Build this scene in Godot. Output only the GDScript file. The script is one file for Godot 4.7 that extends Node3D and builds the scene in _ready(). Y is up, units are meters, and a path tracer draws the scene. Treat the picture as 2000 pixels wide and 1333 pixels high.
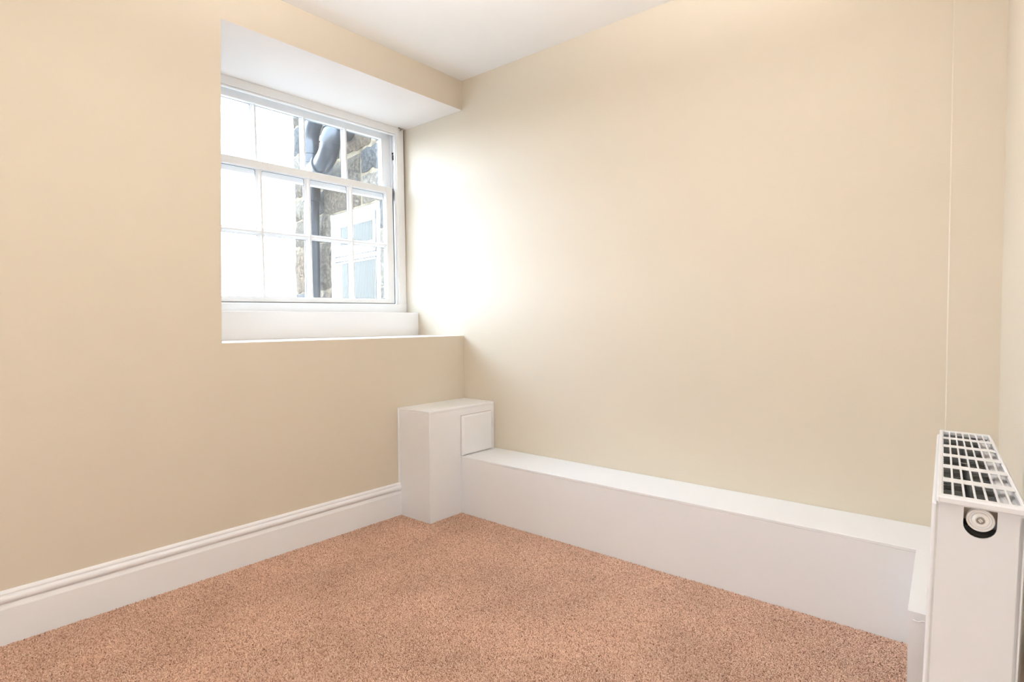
extends Node3D

const CAM := Vector3(2.70157, 1.15, 2.72615)
const H := 2.727           # ceiling height
const WX := -0.59          # plane of the window casing
const BACK := 3.75         # wall behind the camera
const FILL_COLOR := Color(1.0, 0.995, 1.0)  # light colour of the added bowl uplighter
const WING_TURN := -7.0    # degrees: the wing outside is not square to the room

var M := {}
var org := Vector3.ZERO    # subtracted from every vertex while a thing is built about its own base
var rng := RandomNumberGenerator.new()

# ------------------------------------------------------------------ mesh helpers
func st_new() -> SurfaceTool:
	var st := SurfaceTool.new()
	st.begin(Mesh.PRIMITIVE_TRIANGLES)
	st.set_smooth_group(-1)
	return st

func tri(st: SurfaceTool, a: Vector3, b: Vector3, c: Vector3, out: Vector3) -> void:
	if (c - a).cross(b - a).dot(out) < 0.0:
		var t := b
		b = c
		c = t
	for v in [a, b, c]:
		st.set_uv(Vector2(v.x + v.z, v.y))
		st.add_vertex(v - org)

func quad(st: SurfaceTool, a: Vector3, b: Vector3, c: Vector3, d: Vector3, out: Vector3) -> void:
	tri(st, a, b, c, out)
	tri(st, a, c, d, out)

# a box with chamfered edges; lo and hi are opposite corners
func box(st: SurfaceTool, lo: Vector3, hi: Vector3, c := 0.0) -> void:
	var m := (lo + hi) * 0.5
	var h := (hi - lo) * 0.5
	c = minf(c, minf(h.x, minf(h.y, h.z)) * 0.8)
	for ax in 3:
		var u := (ax + 1) % 3
		var w := (ax + 2) % 3
		for s in [-1.0, 1.0]:
			var q := []
			for k in [[-1, -1], [1, -1], [1, 1], [-1, 1]]:
				var v := Vector3.ZERO
				v[ax] = s * h[ax]
				v[u] = k[0] * (h[u] - c)
				v[w] = k[1] * (h[w] - c)
				q.append(m + v)
			var o := Vector3.ZERO
			o[ax] = s
			quad(st, q[0], q[1], q[2], q[3], o)
	if c <= 0.0:
		return
	for ax in 3:   # edges along axis ax
		var u := (ax + 1) % 3
		var w := (ax + 2) % 3
		for su in [-1.0, 1.0]:
			for sw in [-1.0, 1.0]:
				var q := []
				for k in [[0, -1], [0, 1], [1, 1], [1, -1]]:
					var v := Vector3.ZERO
					v[ax] = k[1] * (h[ax] - c)
					v[u] = su * (h[u] - (c if k[0] == 1 else 0.0))
					v[w] = sw * (h[w] - (c if k[0] == 0 else 0.0))
					q.append(m + v)
				var o := Vector3.ZERO
				o[u] = su
				o[w] = sw
				quad(st, q[0], q[1], q[2], q[3], o)
	for sx in [-1.0, 1.0]:
		for sy in [-1.0, 1.0]:
			for sz in [-1.0, 1.0]:
				var s := Vector3(sx, sy, sz)
				tri(st, m + s * (h - Vector3(0, c, c)), m + s * (h - Vector3(c, 0, c)), m + s * (h - Vector3(c, c, 0)), s)

# a solid between two profile copies: pts are 3D outlines of equal length, closed
func loft(st: SurfaceTool, a: PackedVector3Array, b: PackedVector3Array, caps := true) -> void:
	var n := a.size()
	var ca := Vector3.ZERO
	var cb := Vector3.ZERO
	for i in n:
		ca += a[i] / n
		cb += b[i] / n
	var mid := (ca + cb) * 0.5
	var axis := (cb - ca).normalized()
	for i in n:
		var j := (i + 1) % n
		var e := (a[j] - a[i]).normalized()
		var o := axis.cross(e)
		# outline runs so that axis x edge points outward or inward: decide by area sign
		quad(st, a[i], a[j], b[j], b[i], o * _turn(a, axis))
	if caps:
		var flat := PackedVector2Array()
		var ux := (a[1] - a[0]).normalized()
		var uy := axis.cross(ux)
		for v in a:
			flat.append(Vector2((v - a[0]).dot(ux), (v - a[0]).dot(uy)))
		var ids := Geometry2D.triangulate_polygon(flat)
		for k in range(0, ids.size(), 3):
			tri(st, a[ids[k]], a[ids[k + 1]], a[ids[k + 2]], -axis)
			tri(st, b[ids[k]], b[ids[k + 1]], b[ids[k + 2]], axis)
	mid = mid

func _turn(a: PackedVector3Array, axis: Vector3) -> float:
	var s := Vector3.ZERO
	for i in a.size():
		s += (a[i] - a[0]).cross(a[(i + 1) % a.size()] - a[0])
	return -1.0 if s.dot(axis) > 0.0 else 1.0

# profile given in 2D, swept along z (x from u, y from v)
func along_z(st: SurfaceTool, prof: PackedVector2Array, z0: float, z1: float) -> void:
	var a := PackedVector3Array()
	var b := PackedVector3Array()
	for p in prof:
		a.append(Vector3(p.x, p.y, z0))
		b.append(Vector3(p.x, p.y, z1))
	loft(st, a, b)

# profile (u across, v towards the room) swept along y at z, and along z at y, on a plane x
func bar_y(st: SurfaceTool, prof: PackedVector2Array, x: float, zc: float, y0: float, y1: float) -> void:
	var a := PackedVector3Array()
	var b := PackedVector3Array()
	for p in prof:
		a.append(Vector3(x + p.y, y0, zc + p.x))
		b.append(Vector3(x + p.y, y1, zc + p.x))
	loft(st, a, b)

func bar_z(st: SurfaceTool, prof: PackedVector2Array, x: float, yc: float, z0: float, z1: float) -> void:
	var a := PackedVector3Array()
	var b := PackedVector3Array()
	for p in prof:
		a.append(Vector3(x + p.y, yc + p.x, z0))
		b.append(Vector3(x + p.y, yc + p.x, z1))
	loft(st, a, b)

func tube(st: SurfaceTool, pts: PackedVector3Array, radii: PackedFloat32Array, n := 20, caps := true) -> void:
	st.set_smooth_group(1)
	var rings := []
	var up := Vector3(0, 0, 1)
	for i in pts.size():
		var t := (pts[mini(i + 1, pts.size() - 1)] - pts[maxi(i - 1, 0)]).normalized()
		up = (up - t * up.dot(t)).normalized()
		var side := t.cross(up)
		var ring := PackedVector3Array()
		for k in n:
			var g := TAU * k / n
			ring.append(pts[i] + (up * cos(g) + side * sin(g)) * radii[i])
		rings.append(ring)
	for i in pts.size() - 1:
		for k in n:
			var j := (k + 1) % n
			var o: Vector3 = (rings[i][k] + rings[i][j]) * 0.5 - pts[i]
			quad(st, rings[i][k], rings[i][j], rings[i + 1][j], rings[i + 1][k], o)
	if caps:
		st.set_smooth_group(-1)
		for e in [0, pts.size() - 1]:
			var o := pts[0] - pts[1] if e == 0 else pts[e] - pts[e - 1]
			for k in n:
				tri(st, pts[e], rings[e][k], rings[e][(k + 1) % n], o)
	st.set_smooth_group(-1)

# round shape about the z axis (r, z pairs), at c
func lathe_z(st: SurfaceTool, prof: PackedVector2Array, c: Vector3, n := 32) -> void:
	st.set_smooth_group(-1)
	for i in prof.size() - 1:
		for k in n:
			var g0 := TAU * k / n
			var g1 := TAU * (k + 1) / n
			var p := prof[i]
			var q := prof[i + 1]
			var d0 := Vector3(cos(g0), sin(g0), 0)
			var d1 := Vector3(cos(g1), sin(g1), 0)
			var zp := Vector3(0, 0, p.y)
			var zq := Vector3(0, 0, q.y)
			var t := q - p
			var o := (d0 + d1) * t.y * 0.5 + Vector3(0, 0, -t.x)
			quad(st, c + d0 * p.x + zp, c + d1 * p.x + zp, c + d1 * q.x + zq, c + d0 * q.x + zq, o)

func smooth_path(ctrl: PackedVector3Array, step := 0.02) -> PackedVector3Array:
	var cv := Curve3D.new()
	cv.bake_interval = step
	for i in ctrl.size():
		var t := (ctrl[mini(i + 1, ctrl.size() - 1)] - ctrl[maxi(i - 1, 0)]) / 6.0
		cv.add_point(ctrl[i], -t, t)
	return cv.get_baked_points()

# ------------------------------------------------------------------ scene tree helpers
func part(called: String, st: SurfaceTool, m: Material, parent: Node3D = self) -> MeshInstance3D:
	st.generate_normals()
	var o := MeshInstance3D.new()
	o.name = called
	o.mesh = st.commit()
	o.mesh.surface_set_material(0, m)
	o.cast_shadow = GeometryInstance3D.SHADOW_CASTING_SETTING_ON
	parent.add_child(o, true)
	return o

func thing(called: String, label: String, category: String, at := Vector3.ZERO, group := "") -> Node3D:
	var o := Node3D.new()
	o.name = called
	add_child(o, true)
	o.position = at
	tag(o, label, category, group)
	return o

func tag(o: Node3D, label: String, category: String, group := "") -> void:
	o.set_meta("label", label)
	o.set_meta("category", category)
	if group:
		o.set_meta("group", group)

func structure(o: Node3D, label := "", category := "") -> Node3D:
	o.set_meta("kind", "structure")
	if label:
		o.set_meta("label", label)
		o.set_meta("category", category)
	return o

func paint(c: Color, rough: float, spec := 0.5) -> StandardMaterial3D:
	var m := StandardMaterial3D.new()
	m.albedo_color = c
	m.roughness = rough
	m.metallic_specular = spec
	return m

func noise_tex(freq: float, ramp: Array, nseed := 1, octaves := 5, size := 512, normal := 0.0, gain := 0.5) -> NoiseTexture2D:
	var f := FastNoiseLite.new()
	f.seed = nseed
	f.frequency = freq
	f.fractal_octaves = octaves
	f.fractal_gain = gain
	f.noise_type = FastNoiseLite.TYPE_SIMPLEX_SMOOTH
	var t := NoiseTexture2D.new()
	t.width = size
	t.height = size
	t.seamless = true
	t.noise = f
	if normal > 0.0:
		t.as_normal_map = true
		t.bump_strength = normal
		return t
	var g := Gradient.new()
	var offs := PackedFloat32Array()
	var cols := PackedColorArray()
	for r in ramp:
		offs.append(r[0])
		cols.append(r[1])
	g.offsets = offs
	g.colors = cols
	t.color_ramp = g
	return t

func materials() -> void:
	# emulsion on plaster: cream and white, with the faint stipple of a roller
	var stipple := noise_tex(0.06, [], 3, 4, 512, 1.2)
	for d in [["cream", Color(0.862, 0.817, 0.744), 0.5], ["plaster", Color(0.945, 0.91, 0.88), 0.65], ["ceiling", Color(0.955, 0.945, 0.93), 0.8]]:
		var m := paint(d[1], d[2], 0.4)
		m.normal_enabled = true
		m.normal_texture = stipple
		m.normal_scale = 0.12
		m.uv1_triplanar = true
		m.uv1_world_triplanar = true
		m.uv1_scale = Vector3.ONE * 2.2
		M[d[0]] = m
	M.gloss = paint(Color(0.965, 0.962, 0.966), 0.32)
	M.sash = paint(Color(0.965, 0.962, 0.96), 0.3)
	M.seam = paint(Color(0.22, 0.21, 0.2), 0.6)
	M.crack = paint(Color(0.66, 0.6, 0.54), 0.6)
	M.enamel = paint(Color(0.90, 0.90, 0.91), 0.28)
	M.steel = paint(Color(0.62, 0.63, 0.62), 0.45)
	M.dark = paint(Color(0.16, 0.15, 0.14), 0.6)
	M.cap = paint(Color(0.93, 0.92, 0.91), 0.12)
	M.cap.clearcoat_enabled = true
	M.screw = paint(Color(0.6, 0.58, 0.56), 0.3)
	M.screw.metallic = 0.7
	var gl := paint(Color(0.95, 0.98, 1.0, 0.05), 0.0)
	gl.transparency = BaseMaterial3D.TRANSPARENCY_ALPHA
	M.glass = gl
	M.fluted = paint(Color(0.34, 0.335, 0.31), 0.25)
	M.outer = paint(Color(0.93, 0.93, 0.94), 0.35)
	M.pipe = paint(Color(0.10, 0.112, 0.14), 0.32)
	M.collar = paint(Color(0.09, 0.10, 0.125), 0.3)
	M.web = paint(Color(0.8, 0.8, 0.8), 0.8)
	# carpet
	M.backing = paint(Color(0.72, 0.55, 0.46), 0.95, 0.1)
	var tuft := paint(Color.WHITE, 0.95, 0.1)
	tuft.vertex_color_use_as_albedo = true
	M.tuft = tuft
	# gritstone, four beds of it, and lime mortar
	var beds := [
		[Color(0.10, 0.09, 0.08), Color(0.31, 0.27, 0.23), Color(0.52, 0.46, 0.38)],
		[Color(0.13, 0.10, 0.08), Color(0.36, 0.30, 0.24), Color(0.58, 0.49, 0.38)],
		[Color(0.08, 0.08, 0.09), Color(0.27, 0.265, 0.26), Color(0.47, 0.455, 0.43)],
		[Color(0.15, 0.13, 0.11), Color(0.40, 0.36, 0.31), Color(0.62, 0.56, 0.48)]]
	for i in 4:
		var b: Array = beds[i]
		var m := paint(Color(0.88, 0.88, 0.88), 0.9, 0.3)
		m.albedo_texture = noise_tex(0.012, [[0.2, b[0]], [0.5, b[1]], [0.78, b[2]]], 20 + i, 7, 1024, 0.0, 0.82)
		m.normal_enabled = true
		m.normal_texture = noise_tex(0.05, [], 40 + i, 5, 1024, 8.0, 0.7)
		m.normal_scale = 1.0
		m.uv1_triplanar = true
		m.uv1_world_triplanar = true
		m.uv1_scale = Vector3.ONE * 1.7
		M["stone%d" % i] = m
	var mo := paint(Color.WHITE, 0.95, 0.2)
	mo.albedo_texture = noise_tex(0.03, [[0.2, Color(0.34, 0.29, 0.23)], [0.7, Color(0.5, 0.45, 0.37)]], 9, 4, 256)
	mo.uv1_triplanar = true
	mo.uv1_world_triplanar = true
	M.mortar = mo
	M.ground = paint(Color(0.36, 0.36, 0.35), 0.9)

# ------------------------------------------------------------------ the room
func room() -> void:
	# window wall with its deep recess: cream towards the room, white paint inside the recess
	var cz := 1.5639   # left side of the recess at the sill
	var st := st_new()
	var xo := -0.75
	var R := Vector3(1, 0, 0)
	var zt := 1.537
	var yb0 := 2.539
	var yb1 := 2.5256
	# room face in cream: below the sill, left of the recess, above the recess
	quad(st, Vector3(0, -0.1, -0.12), Vector3(0, -0.1, BACK + 0.1), Vector3(0, 1.0577, BACK + 0.1), Vector3(0, 1.0577, -0.12), R)
	quad(st, Vector3(0, 1.0577, cz), Vector3(0, 1.0577, BACK + 0.1), Vector3(0, yb1, BACK + 0.1), Vector3(0, yb1, zt), R)
	quad(st, Vector3(0, yb0, -0.12), Vector3(0, yb1, zt), Vector3(0, H + 0.1, zt), Vector3(0, H + 0.1, -0.12), R)
	quad(st, Vector3(0, yb1, zt), Vector3(0, yb1, BACK + 0.1), Vector3(0, H + 0.1, BACK + 0.1), Vector3(0, H + 0.1, zt), R)
	# outer face, ends, top and foot, round the opening
	for q in [[-0.1, 1.2, -0.12, BACK + 0.1], [2.56, H + 0.1, -0.12, BACK + 0.1], [1.2, 2.56, 1.45, BACK + 0.1], [1.2, 2.56, -0.12, 0.03]]:
		quad(st, Vector3(xo, q[0], q[2]), Vector3(xo, q[0], q[3]), Vector3(xo, q[1], q[3]), Vector3(xo, q[1], q[2]), -R)
	quad(st, Vector3(xo, -0.1, -0.12), Vector3(0, -0.1, -0.12), Vector3(0, 1.0577, -0.12), Vector3(xo, 1.0577, -0.12), Vector3.FORWARD)
	quad(st, Vector3(xo, 2.53, -0.12), Vector3(0, 2.53, -0.12), Vector3(0, H + 0.1, -0.12), Vector3(xo, H + 0.1, -0.12), Vector3.FORWARD)
	quad(st, Vector3(xo, -0.1, BACK + 0.1), Vector3(0, -0.1, BACK + 0.1), Vector3(0, H + 0.1, BACK + 0.1), Vector3(xo, H + 0.1, BACK + 0.1), Vector3.BACK)
	quad(st, Vector3(xo, H + 0.1, -0.12), Vector3(0, H + 0.1, -0.12), Vector3(0, H + 0.1, BACK + 0.1), Vector3(xo, H + 0.1, BACK + 0.1), Vector3.UP)
	quad(st, Vector3(xo, -0.1, -0.12), Vector3(0, -0.1, -0.12), Vector3(0, -0.1, BACK + 0.1), Vector3(xo, -0.1, BACK + 0.1), Vector3.DOWN)
	# outer opening, behind the frame
	quad(st, Vector3(-0.6, 1.2, 0.03), Vector3(xo, 1.2, 0.03), Vector3(xo, 1.2, 1.45), Vector3(-0.6, 1.2, 1.45), Vector3.UP)
	quad(st, Vector3(-0.6, 2.56, 0.03), Vector3(xo, 2.56, 0.03), Vector3(xo, 2.56, 1.45), Vector3(-0.6, 2.56, 1.45), Vector3.DOWN)
	quad(st, Vector3(-0.6, 1.2, 1.45), Vector3(xo, 1.2, 1.45), Vector3(xo, 2.56, 1.45), Vector3(-0.6, 2.56, 1.45), Vector3.FORWARD)
	quad(st, Vector3(-0.6, 1.2, 0.03), Vector3(xo, 1.2, 0.03), Vector3(xo, 2.56, 0.03), Vector3(-0.6, 2.56, 0.03), Vector3.BACK)
	var wl := part("wall_left", st, M.cream)
	# recess faces in white
	var sw := st_new()
	var xr := -0.66
	quad(sw, Vector3(0, 1.0577, -0.05), Vector3(0, 1.0577, cz), Vector3(xr, 1.0577, cz), Vector3(xr, 1.0577, -0.05), Vector3.UP)
	quad(sw, Vector3(0, yb0, -0.05), Vector3(0, yb1, zt), Vector3(xr, yb1 - 0.007, zt), Vector3(xr, yb0 - 0.005, -0.05), Vector3.DOWN)
	quad(sw, Vector3(0, 1.0577, cz), Vector3(xr, 1.0577, cz), Vector3(xr, yb1 - 0.007, zt), Vector3(0, yb1, zt), Vector3.FORWARD)
	sw.generate_normals()
	sw.commit(wl.mesh)
	wl.mesh.surface_set_material(1, M.plaster)
	structure(wl)

	st = st_new()   # the wall with the low boxing runs on into the recess
	box(st, Vector3(-0.75, -0.1, -0.12), Vector3(3.1, H + 0.1, 0.0))
	structure(part("wall_far", st, M.cream))
	# right wall opens out by three degrees
	st = st_new()
	var s := 0.053
	var pr := PackedVector3Array([Vector3(2.72, -0.1, 0), Vector3(2.84, -0.1, 0), Vector3(2.84 + s * 3.9, -0.1, 3.9), Vector3(2.72 + s * 3.9, -0.1, 3.9)])
	var pt := PackedVector3Array()
	for v in pr:
		pt.append(v + Vector3(0, H + 0.2, 0))
	loft(st, pr, pt)
	structure(part("wall_right", st, M.cream))
	st = st_new()
	box(st, Vector3(-0.75, -0.1, BACK), Vector3(3.1, H + 0.1, BACK + 0.12))
	structure(part("wall_back", st, M.cream))
	st = st_new()
	box(st, Vector3(-0.75, H, -0.12), Vector3(3.1, H + 0.12, BACK + 0.12))
	structure(part("ceiling", st, M.ceiling))
	st = st_new()
	box(st, Vector3(-0.75, -0.14, -0.12), Vector3(3.1, 0.0, BACK + 0.12))
	structure(part("floor", st, M.backing))
	# boxed pier in the corner beside the radiator
	st = st_new()
	box(st, Vector3(2.566, 0.34, -0.01), Vector3(2.74, H + 0.01, 0.022), 0.004)
	structure(part("trim_1", st, M.cream), "shallow cream boxed pier in the corner behind the radiator", "pier")

	# skirting board with torus and ogee top
	var prof := PackedVector2Array([Vector2(0, -0.002), Vector2(0.0165, -0.002), Vector2(0.0165, 0.132), Vector2(0.0155, 0.135), Vector2(0.009, 0.149), Vector2(0.0095, 0.151)])
	for k in 9:
		var g := -PI / 2 + PI * k / 8.0
		prof.append(Vector2(0.011 + 0.0085 * cos(g), 0.1655 + 0.0125 * sin(g)))
	for p in [Vector2(0.009, 0.1795), Vector2(0.009, 0.183), Vector2(0.0105, 0.1845), Vector2(0.0105, 0.187), Vector2(0.008, 0.192), Vector2(0.004, 0.1955), Vector2(0, 0.197)]:
		prof.append(p)
	st = st_new()
	along_z(st, prof, 0.5475, BACK)
	structure(part("baseboard_left", st, M.gloss), "tall white moulded skirting board along the cream window wall", "skirting")

# ------------------------------------------------------------------ the sash window
func window() -> void:
	org = Vector3(WX, 1.28, 0.1)
	var w := Node3D.new()
	w.name = "window_1"
	add_child(w, true)
	w.position = org
	w.rotation.x = 0.0131      # the old frame has sunk at its left end
	structure(w, "white timber sash window of small panes in the deep wall recess", "window")

	# casing, head, cill and pulley stiles
	var st := st_new()
	box(st, Vector3(-0.719, 1.201, -0.0015), Vector3(-0.585, 2.515, 0.05), 0.0)
	box(st, Vector3(-0.612, 1.232, -0.0018), Vector3(-0.5785, 2.532, 0.066), 0.003)
	box(st, Vector3(-0.72, 1.2, 1.44), Vector3(-0.578, 2.53, 1.56), 0.003)
	box(st, Vector3(-0.72, 2.507, 0.02), Vector3(-0.6, 2.56, 1.5), 0.002)
	box(st, Vector3(-0.611, 2.488, 0.05), Vector3(-0.5795, 2.547, 1.5), 0.002)
	box(st, Vector3(-0.73, 1.21, -0.002), Vector3(-0.576, 1.281, 1.5), 0.004)
	part("frame", st, M.sash, w)
	st = st_new()   # staff bead round the lower sash, head bead
	box(st, Vector3(-0.602, 1.279, 0.064), Vector3(-0.586, 2.49, 0.0735), 0.004)
	box(st, Vector3(-0.6015, 2.474, 0.066), Vector3(-0.5845, 2.4895, 1.43), 0.005)
	box(st, Vector3(-0.655, 1.279, 0.048), Vector3(-0.645, 2.5, 0.062), 0.003)
	part("staff_bead", st, M.sash, w)
	st = st_new()
	box(st, Vector3(-0.6415, 2.315, 0.0495), Vector3(-0.6285, 2.352, 0.0535), 0.001)
	box(st, Vector3(-0.644, 2.356, 0.0495), Vector3(-0.626, 2.368, 0.0545), 0.001)
	part("pulley", st, M.dark, w)
	st = st_new()   # paint flaking off the top corner of the casing
	rng.seed = 11
	for k in 9:
		var c := Vector3(-0.572 + rng.randf() * 0.006, 2.512 + rng.randf() * 0.03, 0.01 + rng.randf() * 0.045)
		var e := Vector3(0.002 + rng.randf() * 0.003, 0.003 + rng.randf() * 0.005, 0.003 + rng.randf() * 0.007)
		box(st, c - e, c + e, 0.0015)
	part("flaking_paint", st, M.crack, w)

	# upper sash, set back behind the lower one
	var up := st_new()
	var xa := -0.7
	var xb := -0.655
	var zb := [0.1366, 0.4045, 0.4485, 0.712, 0.7509, 1.0282, 1.0656, 1.34]
	box(up, Vector3(xa, 2.035, 0.056), Vector3(xb, 2.51, 0.1366), 0.003)
	box(up, Vector3(xa, 2.035, 1.34), Vector3(xb, 2.51, 1.42), 0.003)
	box(up, Vector3(xa + 0.001, 2.4536, 0.08), Vector3(xb - 0.0008, 2.509, 1.40), 0.0)
	box(up, Vector3(xa + 0.001, 2.036, 0.08), Vector3(xb - 0.0008, 2.09, 1.40), 0.0)
	var us := part("upper_sash", up, M.sash, w)
	for k in 3:
		var b := st_new()
		bar_y(b, bar_profile(zb[k * 2 + 2] - zb[k * 2 + 1]), -0.678, (zb[k * 2 + 1] + zb[k * 2 + 2]) / 2, 2.085, 2.458)
		part("glazing_bar", b, M.sash, us)
	for k in 4:
		pane(us, -0.688, zb[k * 2], zb[k * 2 + 1], 2.09, 2.4536)

	# lower sash, two rows of four panes
	var lo := st_new()
	xa = -0.648
	xb = -0.604
	zb = [0.1435, 0.4045, 0.4475, 0.718, 0.7575, 1.0315, 1.068, 1.345]
	box(lo, Vector3(xa, 1.2847, 0.0855), Vector3(xb, 2.109, 0.1435), 0.003)
	box(lo, Vector3(xa, 1.2847, 1.345), Vector3(xb, 2.109, 1.41), 0.003)
	box(lo, Vector3(xa + 0.001, 2.0635, 0.1), Vector3(xb - 0.0008, 2.1082, 1.39), 0.002)
	box(lo, Vector3(xa + 0.001, 1.2855, 0.1), Vector3(xb - 0.0008, 1.3175, 1.39), 0.002)
	var ls := part("lower_sash", lo, M.sash, w)
	var yb := [1.3175, 1.6805, 1.714, 2.0635]
	for k in 3:
		var b := st_new()
		bar_y(b, bar_profile(zb[k * 2 + 2] - zb[k * 2 + 1]), -0.626, (zb[k * 2 + 1] + zb[k * 2 + 2]) / 2, 1.312, 2.068)
		part("glazing_bar", b, M.sash, ls)
	var hb := st_new()
	bar_z(hb, bar_profile(yb[2] - yb[1]), -0.6262, (yb[1] + yb[2]) / 2, 0.138, 1.35)
	part("glazing_bar", hb, M.sash, ls)
	for k in 4:
		pane(ls, -0.637, zb[k * 2], zb[k * 2 + 1], yb[0], yb[1])
		pane(ls, -0.637, zb[k * 2], zb[k * 2 + 1], yb[2], yb[3])
	# dark strips fill the gap round the lower sash, their colour standing for shade
	var gp := st_new()
	box(gp, Vector3(-0.645, 1.283, 0.074), Vector3(-0.613, 2.105, 0.0858))
	box(gp, Vector3(-0.64, 1.2805, 0.0865), Vector3(-0.606, 1.2849, 1.4))
	part("gap_shade", gp, M.seam, w)

	org = Vector3.ZERO
	# the raised block along the back of the sill
	st = st_new()
	box(st, Vector3(-0.66, 1.055, 0.0005), Vector3(-0.446, 1.2165, 1.56), 0.004)
	structure(part("trim_2", st, M.gloss), "white boxed ledge along the back of the window sill", "ledge")

# cross section of a glazing bar: a flat nib towards the room, hollow mouldings, rebate behind
func bar_profile(width: float) -> PackedVector2Array:
	var h := width / 2
	return PackedVector2Array([Vector2(-h, -0.014), Vector2(h, -0.014), Vector2(h, -0.004), Vector2(h * 0.8, 0.0), Vector2(h * 0.5, 0.005), Vector2(h * 0.34, 0.013), Vector2(h * 0.26, 0.018), Vector2(-h * 0.26, 0.018), Vector2(-h * 0.34, 0.013), Vector2(-h * 0.5, 0.005), Vector2(-h * 0.8, 0.0), Vector2(-h, -0.004)])

# a pane of glass with a dark edge line and the paint rounded into the corners
func pane(parent: Node3D, x: float, z0: float, z1: float, y0: float, y1: float) -> void:
	var g := st_new()
	box(g, Vector3(x - 0.002, y0 - 0.003, z0 - 0.003), Vector3(x + 0.001, y1 + 0.003, z1 + 0.003))
	part("pane", g, M.glass, parent)
	for rim in [[0.0028, 0.009, 0.0012, M.seam, 0.0], [0.0012, 0.008, 0.0045, M.sash, 0.0013]]:
		var st := st_new()
		var inner := PackedVector2Array()
		var outer := PackedVector2Array()
		var r: float = rim[1]
		for c in [[1, 1, 0.0], [-1, 1, PI / 2], [-1, -1, PI], [1, -1, PI * 1.5]]:
			var cx: float = (z1 - rim[0] - r) if c[0] > 0 else (z0 + rim[0] + r)
			var cy: float = (y1 - rim[0] - r) if c[1] > 0 else (y0 + rim[0] + r)
			for k in 5:
				var a: float = c[2] + PI / 2 * k / 4.0
				inner.append(Vector2(cx + r * cos(a), cy + r * sin(a)))
				outer.append(Vector2(z1 if c[0] > 0 else z0, y1 if c[1] > 0 else y0))
		for k in inner.size():
			var j := (k + 1) % inner.size()
			var f: float = x + rim[2]
			var bk: float = x + rim[4]
			quad(st, Vector3(f, inner[k].y, inner[k].x), Vector3(f, inner[j].y, inner[j].x), Vector3(f, outer[j].y, outer[j].x), Vector3(f, outer[k].y, outer[k].x), Vector3(1, 0, 0))
			var mid := Vector3(0, (y0 + y1) / 2 - inner[k].y, (z0 + z1) / 2 - inner[k].x)
			quad(st, Vector3(f, inner[k].y, inner[k].x), Vector3(f, inner[j].y, inner[j].x), Vector3(bk, inner[j].y, inner[j].x), Vector3(bk, inner[k].y, inner[k].x), mid)
		part("dark_edge_line" if rim[3] == M.seam else "glazing_bead", st, rim[3], parent)

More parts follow.
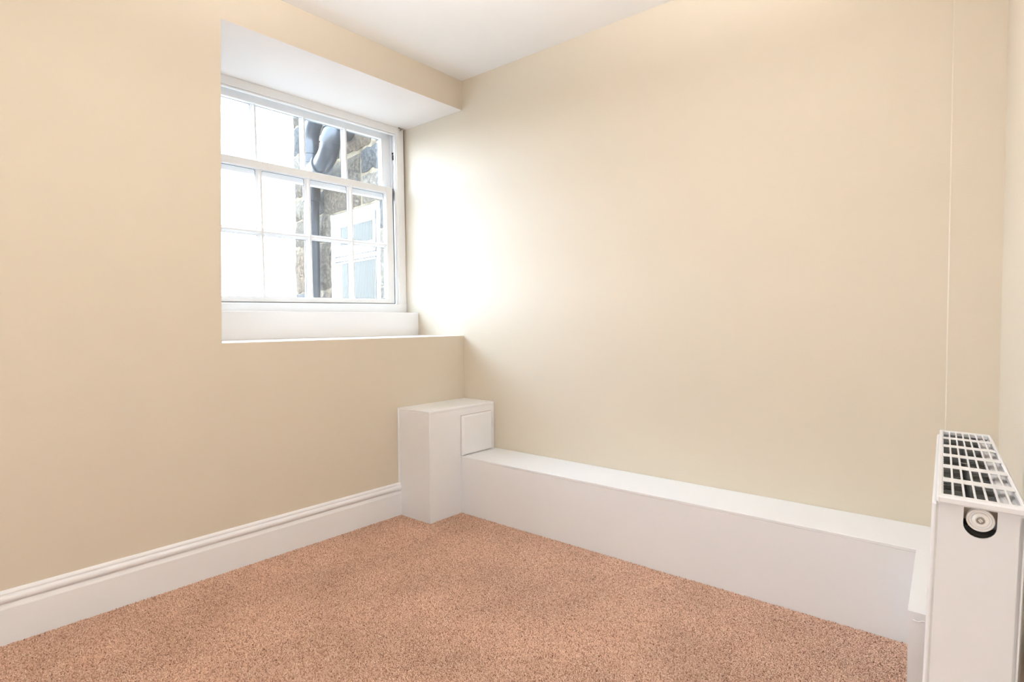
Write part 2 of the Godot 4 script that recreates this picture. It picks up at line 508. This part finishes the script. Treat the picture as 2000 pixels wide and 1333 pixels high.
# ------------------------------------------------------------------ the white boxing round the pipes
func boxing() -> void:
	org = Vector3(0.134, 0, 0.275)
	var b := thing("corner_box", "tall white painted pipe box in the corner under the window", "pipe boxing", org)
	var st := st_new()
	box(st, Vector3(0.0, 0.0, 0.0), Vector3(0.2678, 0.629, 0.5497), 0.002)
	part("body", st, M.gloss, b)
	st = st_new()
	box(st, Vector3(0.0, 0.6285, 0.0), Vector3(0.2685, 0.644, 0.5505), 0.003)
	part("top_board", st, M.gloss, b)
	st = st_new()
	box(st, Vector3(0.0, 0.197, 0.549), Vector3(0.006, 0.643, 0.562), 0.002)
	part("edge_strip", st, M.gloss, b)
	# access panel with bevelled edges, a darker slab behind it painted as the shade of the gap
	st = st_new()
	box(st, Vector3(0.2678, 0.3495, 0.033), Vector3(0.2715, 0.59, 0.3005), 0.0)
	var gap := st
	st = st_new()
	var f := PackedVector3Array()
	var k := PackedVector3Array()
	var fr := PackedVector3Array()
	for c in [[0.351, 0.0345], [0.351, 0.302], [0.5885, 0.302], [0.5885, 0.0345]]:
		k.append(Vector3(0.2708, c[0], c[1]))
		fr.append(Vector3(0.2795, c[0], c[1]))
		var iy: float = 0.009 if c[0] < 0.4 else -0.009
		var iz: float = 0.014 if c[1] < 0.1 else -0.014
		f.append(Vector3(0.286, c[0] + iy, c[1] + iz))
	loft(st, k, fr)
	loft(st, fr, f)
	var pn := part("access_panel", st, M.gloss, b)
	part("gap_shade", gap, M.crack, pn)

	# long low boxing under the far wall
	org = Vector3(1.49, 0, 0.15)
	var l := thing("pipe_ledge", "long low white boxed ledge along the far wall at carpet level", "pipe boxing", org)
	st = st_new()
	box(st, Vector3(0.268, 0.0, 0.002), Vector3(2.70, 0.3345, 0.2995), 0.0015)
	part("front_board", st, M.gloss, l)
	st = st_new()
	box(st, Vector3(0.268, 0.3345, 0.001), Vector3(2.73, 0.3478, 0.3005), 0.002)
	part("top_board", st, M.gloss, l)

	# its short return along the right wall
	org = Vector3(2.63, 0, 0.57)
	var t := thing("pipe_ledge", "short white boxed ledge returning along the right wall beneath the radiator", "pipe boxing", org)
	for d in [["side_board", 0.0, 0.333, 0.0], ["top_board", 0.333, 0.3478, 0.0008]]:
		st = st_new()
		var lo := PackedVector3Array()
		var hi := PackedVector3Array()
		var e: float = d[3]
		for c in [Vector2(2.508 - e, 0.3006), Vector2(2.735, 0.3006), Vector2(2.763, 0.829 + e), Vector2(2.534 - e, 0.829 + e)]:
			lo.append(Vector3(c.x, d[1], c.y))
			hi.append(Vector3(c.x, d[2], c.y))
		loft(st, lo, hi)
		part(d[0], st, M.gloss, t)
	# drips of paint dried along the end of the top board
	st = st_new()
	rng.seed = 5
	var ctrl := PackedVector3Array()
	for i in 9:
		ctrl.append(Vector3(2.545 + i * 0.012, 0.331 - rng.randf() * 0.010, 0.8298))
	var path := smooth_path(ctrl, 0.004)
	var rad := PackedFloat32Array()
	for i in path.size():
		rad.append(0.0012)
	tube(st, path, rad, 6)
	part("paint_drip", st, M.gloss, t)
	org = Vector3.ZERO

# ------------------------------------------------------------------ radiator
func radiator() -> void:
	var r := thing("radiator", "white steel panel radiator with slotted top grille on the right wall", "radiator", Vector3(2.6393, 0.8878, 1.6553))
	r.rotation = Vector3(-0.0341, 0.0529, -0.0272)
	var L := 0.812
	var W := 0.104
	var st := st_new()
	box(st, Vector3(-0.0045, -0.6, -L), Vector3(0.0035, -0.0125, 0.003), 0.003)
	part("front_panel", st, M.enamel, r)
	st = st_new()
	box(st, Vector3(W - 0.0105, -0.6, -L), Vector3(W, -0.0135, 0.0), 0.003)
	part("back_panel", st, M.enamel, r)
	# end panels; the near one has a notch for the bleed plug
	var pts := [Vector2(0.0025, -0.0135), Vector2(0.0335, -0.0135)]
	for i in 13:
		var g := PI + PI * i / 12.0
		pts.append(Vector2(0.0527 + 0.0192 * cos(g), -0.0375 + 0.0185 * sin(g)))
	for p in [Vector2(0.0719, -0.0135), Vector2(W - 0.001, -0.0135), Vector2(W - 0.001, -0.6), Vector2(0.0025, -0.6)]:
		pts.append(p)
	var flat := PackedVector2Array(pts)
	st = st_new()
	along_z(st, flat, -0.004, 0.0)
	part("end_panel", st, M.enamel, r)
	st = st_new()
	box(st, Vector3(0.0025, -0.6, -L), Vector3(W - 0.001, -0.0135, -L + 0.004), 0.001)
	part("end_panel", st, M.enamel, r)
	# grille: rim, cross bars, long bars
	st = st_new()
	var x0 := 0.0088
	var cw := 0.0100
	var cp := 0.01315
	var xe := x0 + 6 * cp + cw
	box(st, Vector3(0.0005, -0.0115, -L + 0.001), Vector3(x0, 0.0, 0.012), 0.0025)
	box(st, Vector3(xe, -0.0115, -L + 0.001), Vector3(W, 0.0, 0.012), 0.0025)
	box(st, Vector3(0.002, -0.0115, -0.0085), Vector3(W - 0.002, -0.0002, 0.0122), 0.0025)
	box(st, Vector3(0.002, -0.0115, -L + 0.0008), Vector3(W - 0.002, -0.0002, -L + 0.024), 0.0025)
	var gr := part("grille", st, M.enamel, r)
	for i in 5:
		st = st_new()
		var z1 := -0.0085 - 0.1 - 0.1338 * i
		box(st, Vector3(x0 - 0.001, -0.002, z1 - 0.0338), Vector3(xe + 0.001, -0.0003, z1), 0.0006)
		part("cross_bar", st, M.enamel, gr)
	for i in 6:
		st = st_new()
		var xa := x0 + cw + cp * i
		box(st, Vector3(xa, -0.0021, -L + 0.02), Vector3(xa + cp - cw, -0.0002, -0.006), 0.0006)
		part("long_bar", st, M.enamel, gr)
	# water panels and the folded convector sheets between them
	for x in [[0.0045, 0.0085, -0.028], [0.0795, 0.0925, -0.013]]:
		st = st_new()
		box(st, Vector3(x[0], -0.585, -L + 0.012), Vector3(x[1], x[2], -0.012), 0.003)
		part("water_panel", st, M.enamel, r)
	for side in [[0.0095, 0.0345], [0.0475, 0.0755]]:
		st = st_new()
		var a := PackedVector3Array()
		var n := 120
		for i in n:
			var z: float = -0.025 - (L - 0.05) * i / (n - 1)
			a.append(Vector3(side[((i + 1) / 2) % 2], -0.015, z))
		for i in n - 1:
			var dn := Vector3(0, -0.54, 0)
			quad(st, a[i], a[i + 1], a[i + 1] + dn, a[i] + dn, Vector3(0, 0, 1))
			var th := Vector3(0.0014, 0, 0.0014)
			quad(st, a[i], a[i + 1], a[i + 1] + th, a[i] + th, Vector3.UP)
		part("convector_fin", st, M.steel, r)
	# header pipe across the end, dark inside
	st = st_new()
	tube(st, PackedVector3Array([Vector3(0.012, -0.058, -0.022), Vector3(0.094, -0.058, -0.022)]), PackedFloat32Array([0.012, 0.012]), 14)
	part("header_pipe", st, M.dark, r)
	# inner plate the plug is screwed into
	st = st_new()
	box(st, Vector3(0.028, -0.034, -0.017), Vector3(0.078, -0.0125, -0.015))
	part("inner_plate", st, M.crack, r)
	# white cable tie left lying under the third row of slots
	st = st_new()
	var tie := smooth_path(PackedVector3Array([Vector3(0.03, -0.02, -0.475), Vector3(0.038, -0.021, -0.445), Vector3(0.048, -0.021, -0.438), Vector3(0.058, -0.019, -0.452), Vector3(0.062, -0.017, -0.47)]), 0.004)
	var tr := PackedFloat32Array()
	for i in tie.size():
		tr.append(0.0011)
	tube(st, tie, tr, 6)
	part("cable_tie", st, M.cap, r)
	# bleed plug
	st = st_new()
	lathe_z(st, PackedVector2Array([Vector2(0.0, -0.03), Vector2(0.0155, -0.03), Vector2(0.0158, -0.008), Vector2(0.0166, -0.006), Vector2(0.0166, 0.0012), Vector2(0.0156, 0.0026), Vector2(0.0142, 0.002), Vector2(0.0128, -0.0016), Vector2(0.0112, -0.0018), Vector2(0.0098, 0.0004), Vector2(0.0058, 0.0012), Vector2(0.0052, -0.0008), Vector2(0.0, -0.0008)]), Vector3(0.0531, -0.0292, 0.0))
	var pl := part("bleed_plug", st, M.cap, r)
	st = st_new()
	lathe_z(st, PackedVector2Array([Vector2(0.0046, -0.001), Vector2(0.0046, 0.0004), Vector2(0.0036, 0.0010), Vector2(0.0, 0.0010)]), Vector3(0.0531, -0.0296, 0.0), 24)
	part("screw_head", st, M.screw, pl)
	st = st_new()
	for sgn in [-1.0, 1.0]:
		var c := Vector3(0.0531, -0.0296, 0.0014)
		var d := Vector3(0.72, -0.7, 0).normalized()
		var nn: Vector3 = Vector3(0.7, 0.72, 0) * 0.0011 * sgn
		var hw := Vector3(0.7, 0.72, 0) * 0.0006
		var aa := PackedVector3Array([c + nn - d * 0.0022 - hw, c + nn + d * 0.0022 - hw, c + nn + d * 0.0022 + hw, c + nn - d * 0.0022 + hw])
		var bb := PackedVector3Array()
		for v in aa:
			bb.append(v - Vector3(0, 0, 0.0008))
		loft(st, bb, aa)
	part("screw_rib", st, M.cap, pl)

# ------------------------------------------------------------------ outside
func stone(st: SurfaceTool, x0: float, x1: float, y0: float, y1: float, nz: FastNoiseLite, deep := false, flat := false) -> void:
	var nx := clampi(int((x1 - x0) / 0.07), 4, 14)
	var ny := clampi(int((y1 - y0) / 0.06), 4, 8)
	var g := []
	st.set_smooth_group(1)
	for j in ny + 1:
		var row := PackedVector3Array()
		for i in nx + 1:
			var u := float(i) / nx
			var v := float(j) / ny
			var p := Vector3(lerpf(x0, x1, u), lerpf(y0, y1, v), 0)
			var e := minf(minf(u, 1 - u) * (x1 - x0), minf(v, 1 - v) * (y1 - y0))
			var rough := 0.25 if flat else 1.0
			var wob := 0.016 * rough
			p.x += nz.get_noise_2d(p.x * 900 + 37, p.y * 900) * wob * 1.4
			p.y += nz.get_noise_2d(p.x * 900, p.y * 900 + 91) * wob * 1.4
			p.z = 0.022 * (1.0 - pow(1.0 - clampf(e / 0.045, 0, 1), 2.0)) - 0.004 + nz.get_noise_2d(p.x * 700, p.y * 700) * 0.022 * rough
			row.append(p)
		g.append(row)
	for j in ny:
		for i in nx:
			quad(st, g[j][i], g[j][i + 1], g[j + 1][i + 1], g[j + 1][i], Vector3(0, 0, 1))
	st.set_smooth_group(-1)
	var back := Vector3(0, 0, -0.06)
	for i in nx:
		quad(st, g[0][i], g[0][i + 1], g[0][i + 1] + back, g[0][i] + back, Vector3.DOWN)
		quad(st, g[ny][i], g[ny][i + 1], g[ny][i + 1] + back, g[ny][i] + back, Vector3.UP)
	for j in ny:
		var bl := Vector3(0, 0, -0.32) if deep else back
		quad(st, g[j][0], g[j + 1][0], g[j + 1][0] + bl, g[j][0] + bl, Vector3.LEFT)
		quad(st, g[j][nx], g[j + 1][nx], g[j + 1][nx] + back, g[j][nx] + back, Vector3.RIGHT)

func wing() -> void:
	var nz := FastNoiseLite.new()
	nz.seed = 4
	nz.frequency = 0.01
	nz.fractal_octaves = 3
	var w := thing("stone_building", "rubble stone wing of the house outside, holding a white casement window", "building", Vector3(-1.0, -3.0, -0.25))
	w.rotation_degrees.y = WING_TURN
	org = Vector3(0, -3.0, 0)
	var wx0 := -1.165      # opening for the casement window
	var wx1 := -0.262
	var wy0 := 0.75
	var wy1 := 2.165
	# mortar core with the window opening left out
	var st := st_new()
	var xr := 0.235
	for q in [[-1.97, wx0, -3.0, 5.2], [wx1, xr, -3.0, 5.2], [wx0, wx1, -3.0, wy0], [wx0, wx1, wy1, 5.2]]:
		box(st, Vector3(q[0], q[2], -0.5), Vector3(q[1], q[3], -0.008))
	part("mortar_core", st, M.mortar, w)
	# courses of stone; joints read off the corner of the building
	var rows := [0.35, 0.72, 1.06, 1.455, 1.93, 2.205, 2.44, 2.66, 2.895, 3.18, 3.46, 3.75, 4.1]
	rng.seed = 21
	var n := 0
	for k in rows.size() - 1:
		var y0: float = rows[k] + 0.009
		var y1: float = rows[k + 1] - 0.009
		var cuts := []
		if k == 5:      # the course of the lintel
			cuts = [[-1.985, -1.52], [-1.49, -1.2]]
		elif y1 < 2.2:
			var c: float = [-1.50, -1.62, -1.44, -1.55, -1.48, -1.6][k % 6]
			cuts = [[-1.985, c], [c + 0.03, wx0 - 0.012], [wx1 + 0.012, [0.0, 0.1, -0.04, 0.06][k % 4]], [[0.03, 0.13, -0.01, 0.09][k % 4], xr]]
		elif k == 6:
			cuts = [[-1.985, -1.56], [-1.535, -1.33], [-0.555, -0.22], [-0.19, xr]]
		elif k == 7:
			cuts = [[-1.985, -1.46], [-1.43, -0.98], [-0.95, -0.4], [-0.31, xr]]
		elif k == 8:
			cuts = [[-1.985, -1.6], [-1.57, -1.15], [-1.12, -0.76], [-0.73, -0.34], [-0.3, xr]]
		else:
			var x := -1.985
			while x < xr - 0.1:
				var e := minf(x + 0.32 + rng.randf() * 0.35, xr)
				if xr - e < 0.15:
					e = xr
				cuts.append([x, e])
				x = e + 0.03
		for c in cuts:
			st = st_new()
			stone(st, c[0], c[1], y0, y1, nz, c[0] < -1.9)
			part("stone", st, M["stone%d" % ((n * 7 + k * 3) % 4)], w)
			n += 1
	# lintel, dressed flat, over the window; and the stone next to it
	st = st_new()
	stone(st, -1.315, -0.588, 2.182, 2.63, nz, false, true)
	part("lintel", st, M.stone0, w)
	st = st_new()
	stone(st, -0.552, xr, 2.182, 2.425, nz, false, true)
	part("lintel", st, M.stone3, w)
	st = st_new()
	for q in [[-3.0, 0.33]]:
		box(st, Vector3(-1.985, q[0], -0.1), Vector3(xr, q[1], 0.012), 0.01)
	part("plinth", st, M.stone2, w)

	# white casement window with ribbed glass
	st = st_new()
	var f0 := -0.05
	var f1 := -0.005
	box(st, Vector3(wx0, wy0, f0), Vector3(-1.05, wy1 - 0.004, f1), 0.004)
	box(st, Vector3(-0.318, wy0, f0), Vector3(wx1, wy1 - 0.004, f1), 0.004)
	box(st, Vector3(-1.06, 2.1, f0), Vector3(-0.3, wy1 - 0.004, f1), 0.004)
	box(st, Vector3(-1.06, 1.71, f0), Vector3(-0.31, 1.755, f1 + 0.006), 0.004)
	box(st, Vector3(-1.06, wy0, f0), Vector3(-0.31, wy0 + 0.07, f1 + 0.012), 0.004)
	# render rounded into the top corners of the opening
	for s in [[wx0, 1.0], [wx1, -1.0]]:
		var fan := PackedVector3Array([Vector3(s[0], wy1, -0.002)])
		for i in 7:
			var a := PI / 2 * i / 6.0
			fan.append(Vector3(s[0] + s[1] * 0.05 * (1 - sin(a)), wy1 - 0.05 * (1 - cos(a)), -0.002))
		for i in range(1, fan.size() - 1):
			tri(st, fan[0], fan[i], fan[i + 1], Vector3(0, 0, 1))
	var cw := part("casement_window", st, M.outer, w)
	st = st_new()   # top light and lower sash
	for q in [[1.755, 2.1, 0.075, -0.97, -0.365], [wy0 + 0.07, 1.71, 0.02, -0.955, -0.325]]:
		box(st, Vector3(-1.05, q[0], -0.03), Vector3(q[3], q[1], 0.004), 0.005)
		box(st, Vector3(q[4], q[0], -0.03), Vector3(-0.318, q[1], 0.004), 0.005)
		box(st, Vector3(-1.05, q[1] - q[2], -0.03), Vector3(-0.318, q[1], 0.004), 0.005)
		box(st, Vector3(-1.05, q[0], -0.03), Vector3(-0.318, q[0] + (0.1 if q[0] > 1.0 else 0.05), 0.004), 0.005)
	part("opening_light", st, M.outer, cw)
	st = st_new()
	for q in [[1.708, 1.713, -1.05, -0.318], [1.7555, 1.7595, -1.05, -0.318]]:
		box(st, Vector3(q[2], q[0], 0.0), Vector3(q[3], q[1], 0.0115))
	for q in [-1.052, -0.318]:
		box(st, Vector3(q, wy0 + 0.08, 0.0), Vector3(q + 0.003, 2.1, 0.0052))
	part("joint_line", st, M.dark, cw)
	for q in [[1.85, 2.03], [wy0 + 0.1, 1.695]]:
		st = st_new()
		var nr := 30
		st.set_smooth_group(1)
		for i in nr * 6:
			var xa := lerpf(-0.98, -0.31, i / (nr * 6.0))
			var xb := lerpf(-0.98, -0.31, (i + 1) / (nr * 6.0))
			var za := -0.021 + 0.016 * absf(sin(PI * i / 6.0))
			var zc := -0.021 + 0.016 * absf(sin(PI * (i + 1) / 6.0))
			quad(st, Vector3(xa, q[0], za), Vector3(xb, q[0], zc), Vector3(xb, q[1], zc), Vector3(xa, q[1], za), Vector3(0, 0, 1))
		st.set_smooth_group(-1)
		box(st, Vector3(-0.98, q[0], -0.034), Vector3(-0.31, q[1], -0.026))
		part("ribbed_pane", st, M.fluted, cw)

	# soil pipe with its swan neck
	var p := thing("soil_pipe", "dark grey plastic soil pipe with swan neck bends on the stone wing outside", "drainpipe", w.position)
	p.rotation = w.rotation
	st = st_new()
	var sx := -1.305
	var rr := 0.07
	tube(st, PackedVector3Array([Vector3(sx - 0.02, -3.0, 0.12), Vector3(sx, 2.0, 0.12), Vector3(sx + 0.01, 2.56, 0.12)]), PackedFloat32Array([rr, rr, rr]), 28)
	var path := smooth_path(PackedVector3Array([Vector3(sx + 0.01, 2.5, 0.12), Vector3(sx + 0.01, 2.75, 0.12), Vector3(sx + 0.02, 2.92, 0.12), Vector3(sx + 0.14, 3.08, 0.12), Vector3(sx + 0.36, 3.28, 0.12), Vector3(sx + 0.6, 3.5, 0.12), Vector3(sx + 0.68, 3.7, 0.12), Vector3(sx + 0.68, 4.6, 0.12)]), 0.03)
	var rad := PackedFloat32Array()
	for i in path.size():
		rad.append(rr + 0.004)
	tube(st, path, rad, 28)
	part("stack", st, M.pipe, p)
	st = st_new()
	path = smooth_path(PackedVector3Array([Vector3(sx + 0.01, 2.46, 0.13), Vector3(-1.24, 2.53, 0.15), Vector3(-1.12, 2.553, 0.165), Vector3(-0.966, 2.543, 0.2), Vector3(-0.79, 2.54, 0.24), Vector3(-0.655, 2.574, 0.262), Vector3(-0.588, 2.63, 0.27), Vector3(-0.566, 2.691, 0.27), Vector3(-0.566, 2.75, 0.245), Vector3(-0.61, 2.80, 0.18), Vector3(-0.68, 2.833, 0.085), Vector3(-0.726, 2.84, 0.012)]), 0.02)
	rad = PackedFloat32Array()
	for i in path.size():
		rad.append(0.082)
	tube(st, path, rad, 28)
	part("swan_neck", st, M.pipe, p)
	# sockets: short wider rings along the neck and the stack
	for d in [[0.42, 0.45, 0.014], [0.675, 0.69, 0.008], [0.735, 0.75, 0.010]]:
		st = st_new()
		var i0 := int(d[0] * path.size())
		var i1 := int(d[1] * path.size()) + 1
		var ring := PackedVector3Array()
		var rd := PackedFloat32Array()
		for i in range(i0, i1 + 1):
			ring.append(path[i])
			rd.append(0.082 + d[2])
		tube(st, ring, rd, 28)
		part("collar", st, M.collar, p)
	for d in [[2.66, 2.71], [2.74, 2.76], [2.3, 2.46]]:
		st = st_new()
		tube(st, PackedVector3Array([Vector3(sx + 0.01, d[0], 0.12), Vector3(sx + 0.01, d[1], 0.12)]), PackedFloat32Array([rr + 0.01, rr + 0.01]), 28)
		part("collar", st, M.collar, p)
	org = Vector3.ZERO

	st = st_new()
	box(st, Vector3(-40, -3.2, -40), Vector3(-0.9, -3.0, 40))  # out of view; bounces sky light up into the window recess
	structure(part("ground", st, M.ground), "unseen grey ground below the window outside", "ground")

# ------------------------------------------------------------------ carpet
func carpet() -> void:
	rng.seed = 77
	var mound := FastNoiseLite.new()      # where feet and the vacuum have laid the pile over
	mound.seed = 6
	mound.frequency = 1.1
	mound.fractal_octaves = 3
	# one tuft: a leaning, twisted cut-pile strand bundle
	var st := st_new()
	st.set_smooth_group(1)
	var hs := [0.0, 0.0035, 0.0062, 0.007]
	var rs := [0.0017, 0.0022, 0.0017, 0.0]
	for k in 3:
		for i in 4:
			var g0: float = TAU * i / 4 + k * 0.5
			var g1: float = TAU * (i + 1) / 4 + k * 0.5
			var d0 := Vector3(cos(g0), 0, sin(g0))
			var d1 := Vector3(cos(g1), 0, sin(g1))
			var a: Vector3 = d0 * rs[k] + Vector3(0, hs[k], 0)
			var b: Vector3 = d1 * rs[k] + Vector3(0, hs[k], 0)
			var c: Vector3 = d1 * rs[k + 1] + Vector3(0, hs[k + 1], 0)
			var d: Vector3 = d0 * rs[k + 1] + Vector3(0, hs[k + 1], 0)
			if rs[k + 1] > 0.0:
				quad(st, a, b, c, d, d0 + d1)
			else:
				tri(st, a, b, c, d0 + d1 + Vector3.UP)
	st.generate_normals()
	var mesh := st.commit()
	mesh.surface_set_material(0, M.tuft)
	var step := 0.0037
	var buf := PackedFloat32Array()
	var count := 0
	var worn := FastNoiseLite.new()      # slight unevenness of the dye and of wear
	worn.seed = 15
	worn.frequency = 2.2
	worn.fractal_octaves = 3
	var tones := [Color(0.915, 0.77, 0.68), Color(0.835, 0.68, 0.59), Color(0.73, 0.57, 0.48), Color(0.97, 0.87, 0.79), Color(0.57, 0.42, 0.34)]
	var lin := []
	for c in tones:
		lin.append(c.srgb_to_linear())
	var z := 0.303
	while z < 2.85:
		var x := 0.019
		while x < 2.712 + 0.053 * z:
			var px := x + (rng.randf() - 0.5) * step * 0.9
			var pz := z + (rng.randf() - 0.5) * step * 0.9
			x += step
			if px < 0.272 and pz < 0.555:
				continue
			if pz < 0.834 and px > 2.505 + (pz - 0.3) * 0.049:
				continue
			# nothing where the photograph cannot look: under and behind the camera
			var dx := px - CAM.x
			var dz := pz - CAM.z
			if dx * -0.642 + dz * -0.767 < 1.2:
				continue
			if px < 0.0185 or pz < 0.3025:
				continue
			var lean := mound.get_noise_2d(px * 1.6, pz * 1.6)
			var a := rng.randf() * TAU
			var tilt := Vector3(rng.randfn(0, 0.28) + lean * 0.5, 1.0, rng.randfn(0, 0.28) + lean * 0.6)
			var yv := tilt.normalized()
			var xv := yv.cross(Vector3(sin(a), 0, cos(a))).normalized()
			var zv := xv.cross(yv)
			var s := 0.85 + rng.randf() * 0.4
			var hgt := 0.8 + rng.randf() * 0.45
			var c: Color = lin[mini(int(absf(rng.randfn(0, 1.75))), 4)]
			c *= 0.99 + 0.14 * worn.get_noise_2d(px, pz)
			buf.append_array([xv.x * s, yv.x * hgt, zv.x * s, px, xv.y * s, yv.y * hgt, zv.y * s, -0.001, xv.z * s, yv.z * hgt, zv.z * s, pz, c.r, c.g, c.b, 1.0])
			count += 1
		z += step
	var mm := MultiMesh.new()
	mm.transform_format = MultiMesh.TRANSFORM_3D
	mm.use_colors = true
	mm.mesh = mesh
	mm.instance_count = count
	mm.buffer = buf
	var o := MultiMeshInstance3D.new()
	o.name = "carpet"
	o.multimesh = mm
	add_child(o, true)
	tag(o, "pinkish brown cut pile carpet covering the whole floor", "carpet")
	o.set_meta("kind", "stuff")

# ------------------------------------------------------------------ added fill lamps, both out of view
func lamp() -> void:
	var at := Vector3(1.95, 1.97, 1.9)
	var p := thing("added_pendant_lamp", "added fill lamp out of view, a white bowl uplighter hung from the ceiling", "lamp", at)
	org = Vector3.ZERO
	var st := st_new()
	st.set_smooth_group(1)
	var prof := PackedVector2Array()
	for k in 9:
		prof.append(Vector2(0.16 * sin(PI / 2 * k / 8.0), -0.1 * cos(PI / 2 * k / 8.0)))
	for k in 9:
		prof.append(Vector2(0.152 * cos(PI / 2 * k / 8.0), -0.092 * sin(PI / 2 * k / 8.0)))
	for k in prof.size() - 1:
		for n in 32:
			var d0 := Vector3(cos(TAU * n / 32), 0, sin(TAU * n / 32))
			var d1 := Vector3(cos(TAU * (n + 1) / 32), 0, sin(TAU * (n + 1) / 32))
			var u := prof[k]
			var v := prof[k + 1]
			quad(st, d0 * u.x + Vector3(0, u.y, 0), d1 * u.x + Vector3(0, u.y, 0), d1 * v.x + Vector3(0, v.y, 0), d0 * v.x + Vector3(0, v.y, 0), (d0 if k < 8 else -d0) + Vector3(0, -1 if k < 8 else 1, 0) * 0.3)
	part("bowl", st, M.gloss, p)
	var g := SphereMesh.new()
	g.radius = 0.05
	g.height = 0.1
	var o := MeshInstance3D.new()
	o.name = "bulb"
	o.mesh = g
	o.material_override = M.globe
	o.position.y = -0.02
	p.add_child(o, true)
	st = st_new()
	for k in 3:
		var d := Vector3(cos(TAU * k / 3), 0, sin(TAU * k / 3)) * 0.156
		tube(st, PackedVector3Array([d, Vector3(0, H - at.y - 0.02, 0)]), PackedFloat32Array([0.002, 0.002]), 6)
	part("chain", st, M.steel, p)
	st = st_new()
	tube(st, PackedVector3Array([Vector3(0, H - at.y - 0.03, 0), Vector3(0, H - at.y - 0.025, 0), Vector3(0, H - at.y, 0)]), PackedFloat32Array([0.03, 0.045, 0.05]), 24)
	part("ceiling_rose", st, M.gloss, p)
	var up := SpotLight3D.new()
	up.name = "fill_light"
	up.position.y = 0.035
	up.rotation.x = PI / 2
	up.light_color = FILL_COLOR
	up.light_energy = 5.8
	up.light_size = 0.05
	up.spot_angle = 81.5
	up.spot_angle_attenuation = 0.4
	up.spot_range = 12.0
	up.spot_attenuation = 2.0
	up.shadow_enabled = true
	p.add_child(up)

	# second added fill lamp, on a pole behind the camera
	var f := thing("added_floor_lamp", "added fill lamp out of view, a slim white pole with an opal globe", "lamp", Vector3(2.1, 0, 3.55))
	o = MeshInstance3D.new()
	g = SphereMesh.new()
	g.radius = 0.16
	g.height = 0.32
	o.name = "globe"
	o.mesh = g
	o.material_override = M.globe
	o.position.y = 0.8
	f.add_child(o, true)
	st = st_new()
	tube(st, PackedVector3Array([Vector3(0, 0.02, 0), Vector3(0, 0.66, 0)]), PackedFloat32Array([0.011, 0.011]), 12)
	part("pole", st, M.gloss, f)
	st = st_new()
	tube(st, PackedVector3Array([Vector3(0, 0.0, 0), Vector3(0, 0.02, 0), Vector3(0, 0.028, 0)]), PackedFloat32Array([0.14, 0.14, 0.12]), 32)
	part("base", st, M.gloss, f)
	glow(f, Vector3(0, 0.8, 0), 0.76, 0.16)

func glow(p: Node3D, at: Vector3, energy: float, size: float) -> void:
	var l := OmniLight3D.new()
	l.name = "fill_light"
	l.position = at
	l.light_color = Color(0.88, 0.94, 1.0)
	l.light_energy = energy
	l.light_size = size
	l.omni_range = 12.0
	l.omni_attenuation = 2.0
	l.shadow_enabled = true
	p.add_child(l)

func _ready() -> void:
	# camera
	var cam := Camera3D.new()
	cam.name = "camera"
	add_child(cam)
	cam.position = CAM
	cam.rotation = Vector3(-0.0337, 0.69708, -0.00502)
	cam.fov = 61.327
	cam.near = 0.02
	cam.far = 200.0
	cam.current = true
	# bright overcast sky
	var sky := ProceduralSkyMaterial.new()
	sky.sky_top_color = Color(0.79, 0.90, 1.0)
	sky.sky_horizon_color = Color(0.895, 0.94, 1.0)
	sky.ground_horizon_color = Color(0.5, 0.5, 0.48)
	sky.ground_bottom_color = Color(0.36, 0.36, 0.35)
	sky.sky_energy_multiplier = 1.0
	sky.ground_energy_multiplier = 1.0
	var env := Environment.new()
	env.background_mode = Environment.BG_SKY
	env.background_energy_multiplier = 19.5
	env.sky = Sky.new()
	env.sky.sky_material = sky
	env.ambient_light_source = Environment.AMBIENT_SOURCE_SKY
	env.tonemap_mode = Environment.TONE_MAPPER_LINEAR
	env.tonemap_exposure = 1.05
	env.sdfgi_enabled = true
	env.ssao_enabled = true
	env.ssil_enabled = true
	var we := WorldEnvironment.new()
	we.name = "world"
	we.environment = env
	add_child(we)

	materials()
	M.globe = paint(Color(0.95, 0.93, 0.9), 0.4)
	M.globe.emission_enabled = true
	M.globe.emission = Color(1.0, 0.93, 0.85)
	M.globe.emission_energy_multiplier = 2.0  # glow of the two added fill lamps
	lamp()
	room()
	window()
	boxing()
	radiator()
	wing()
	carpet()
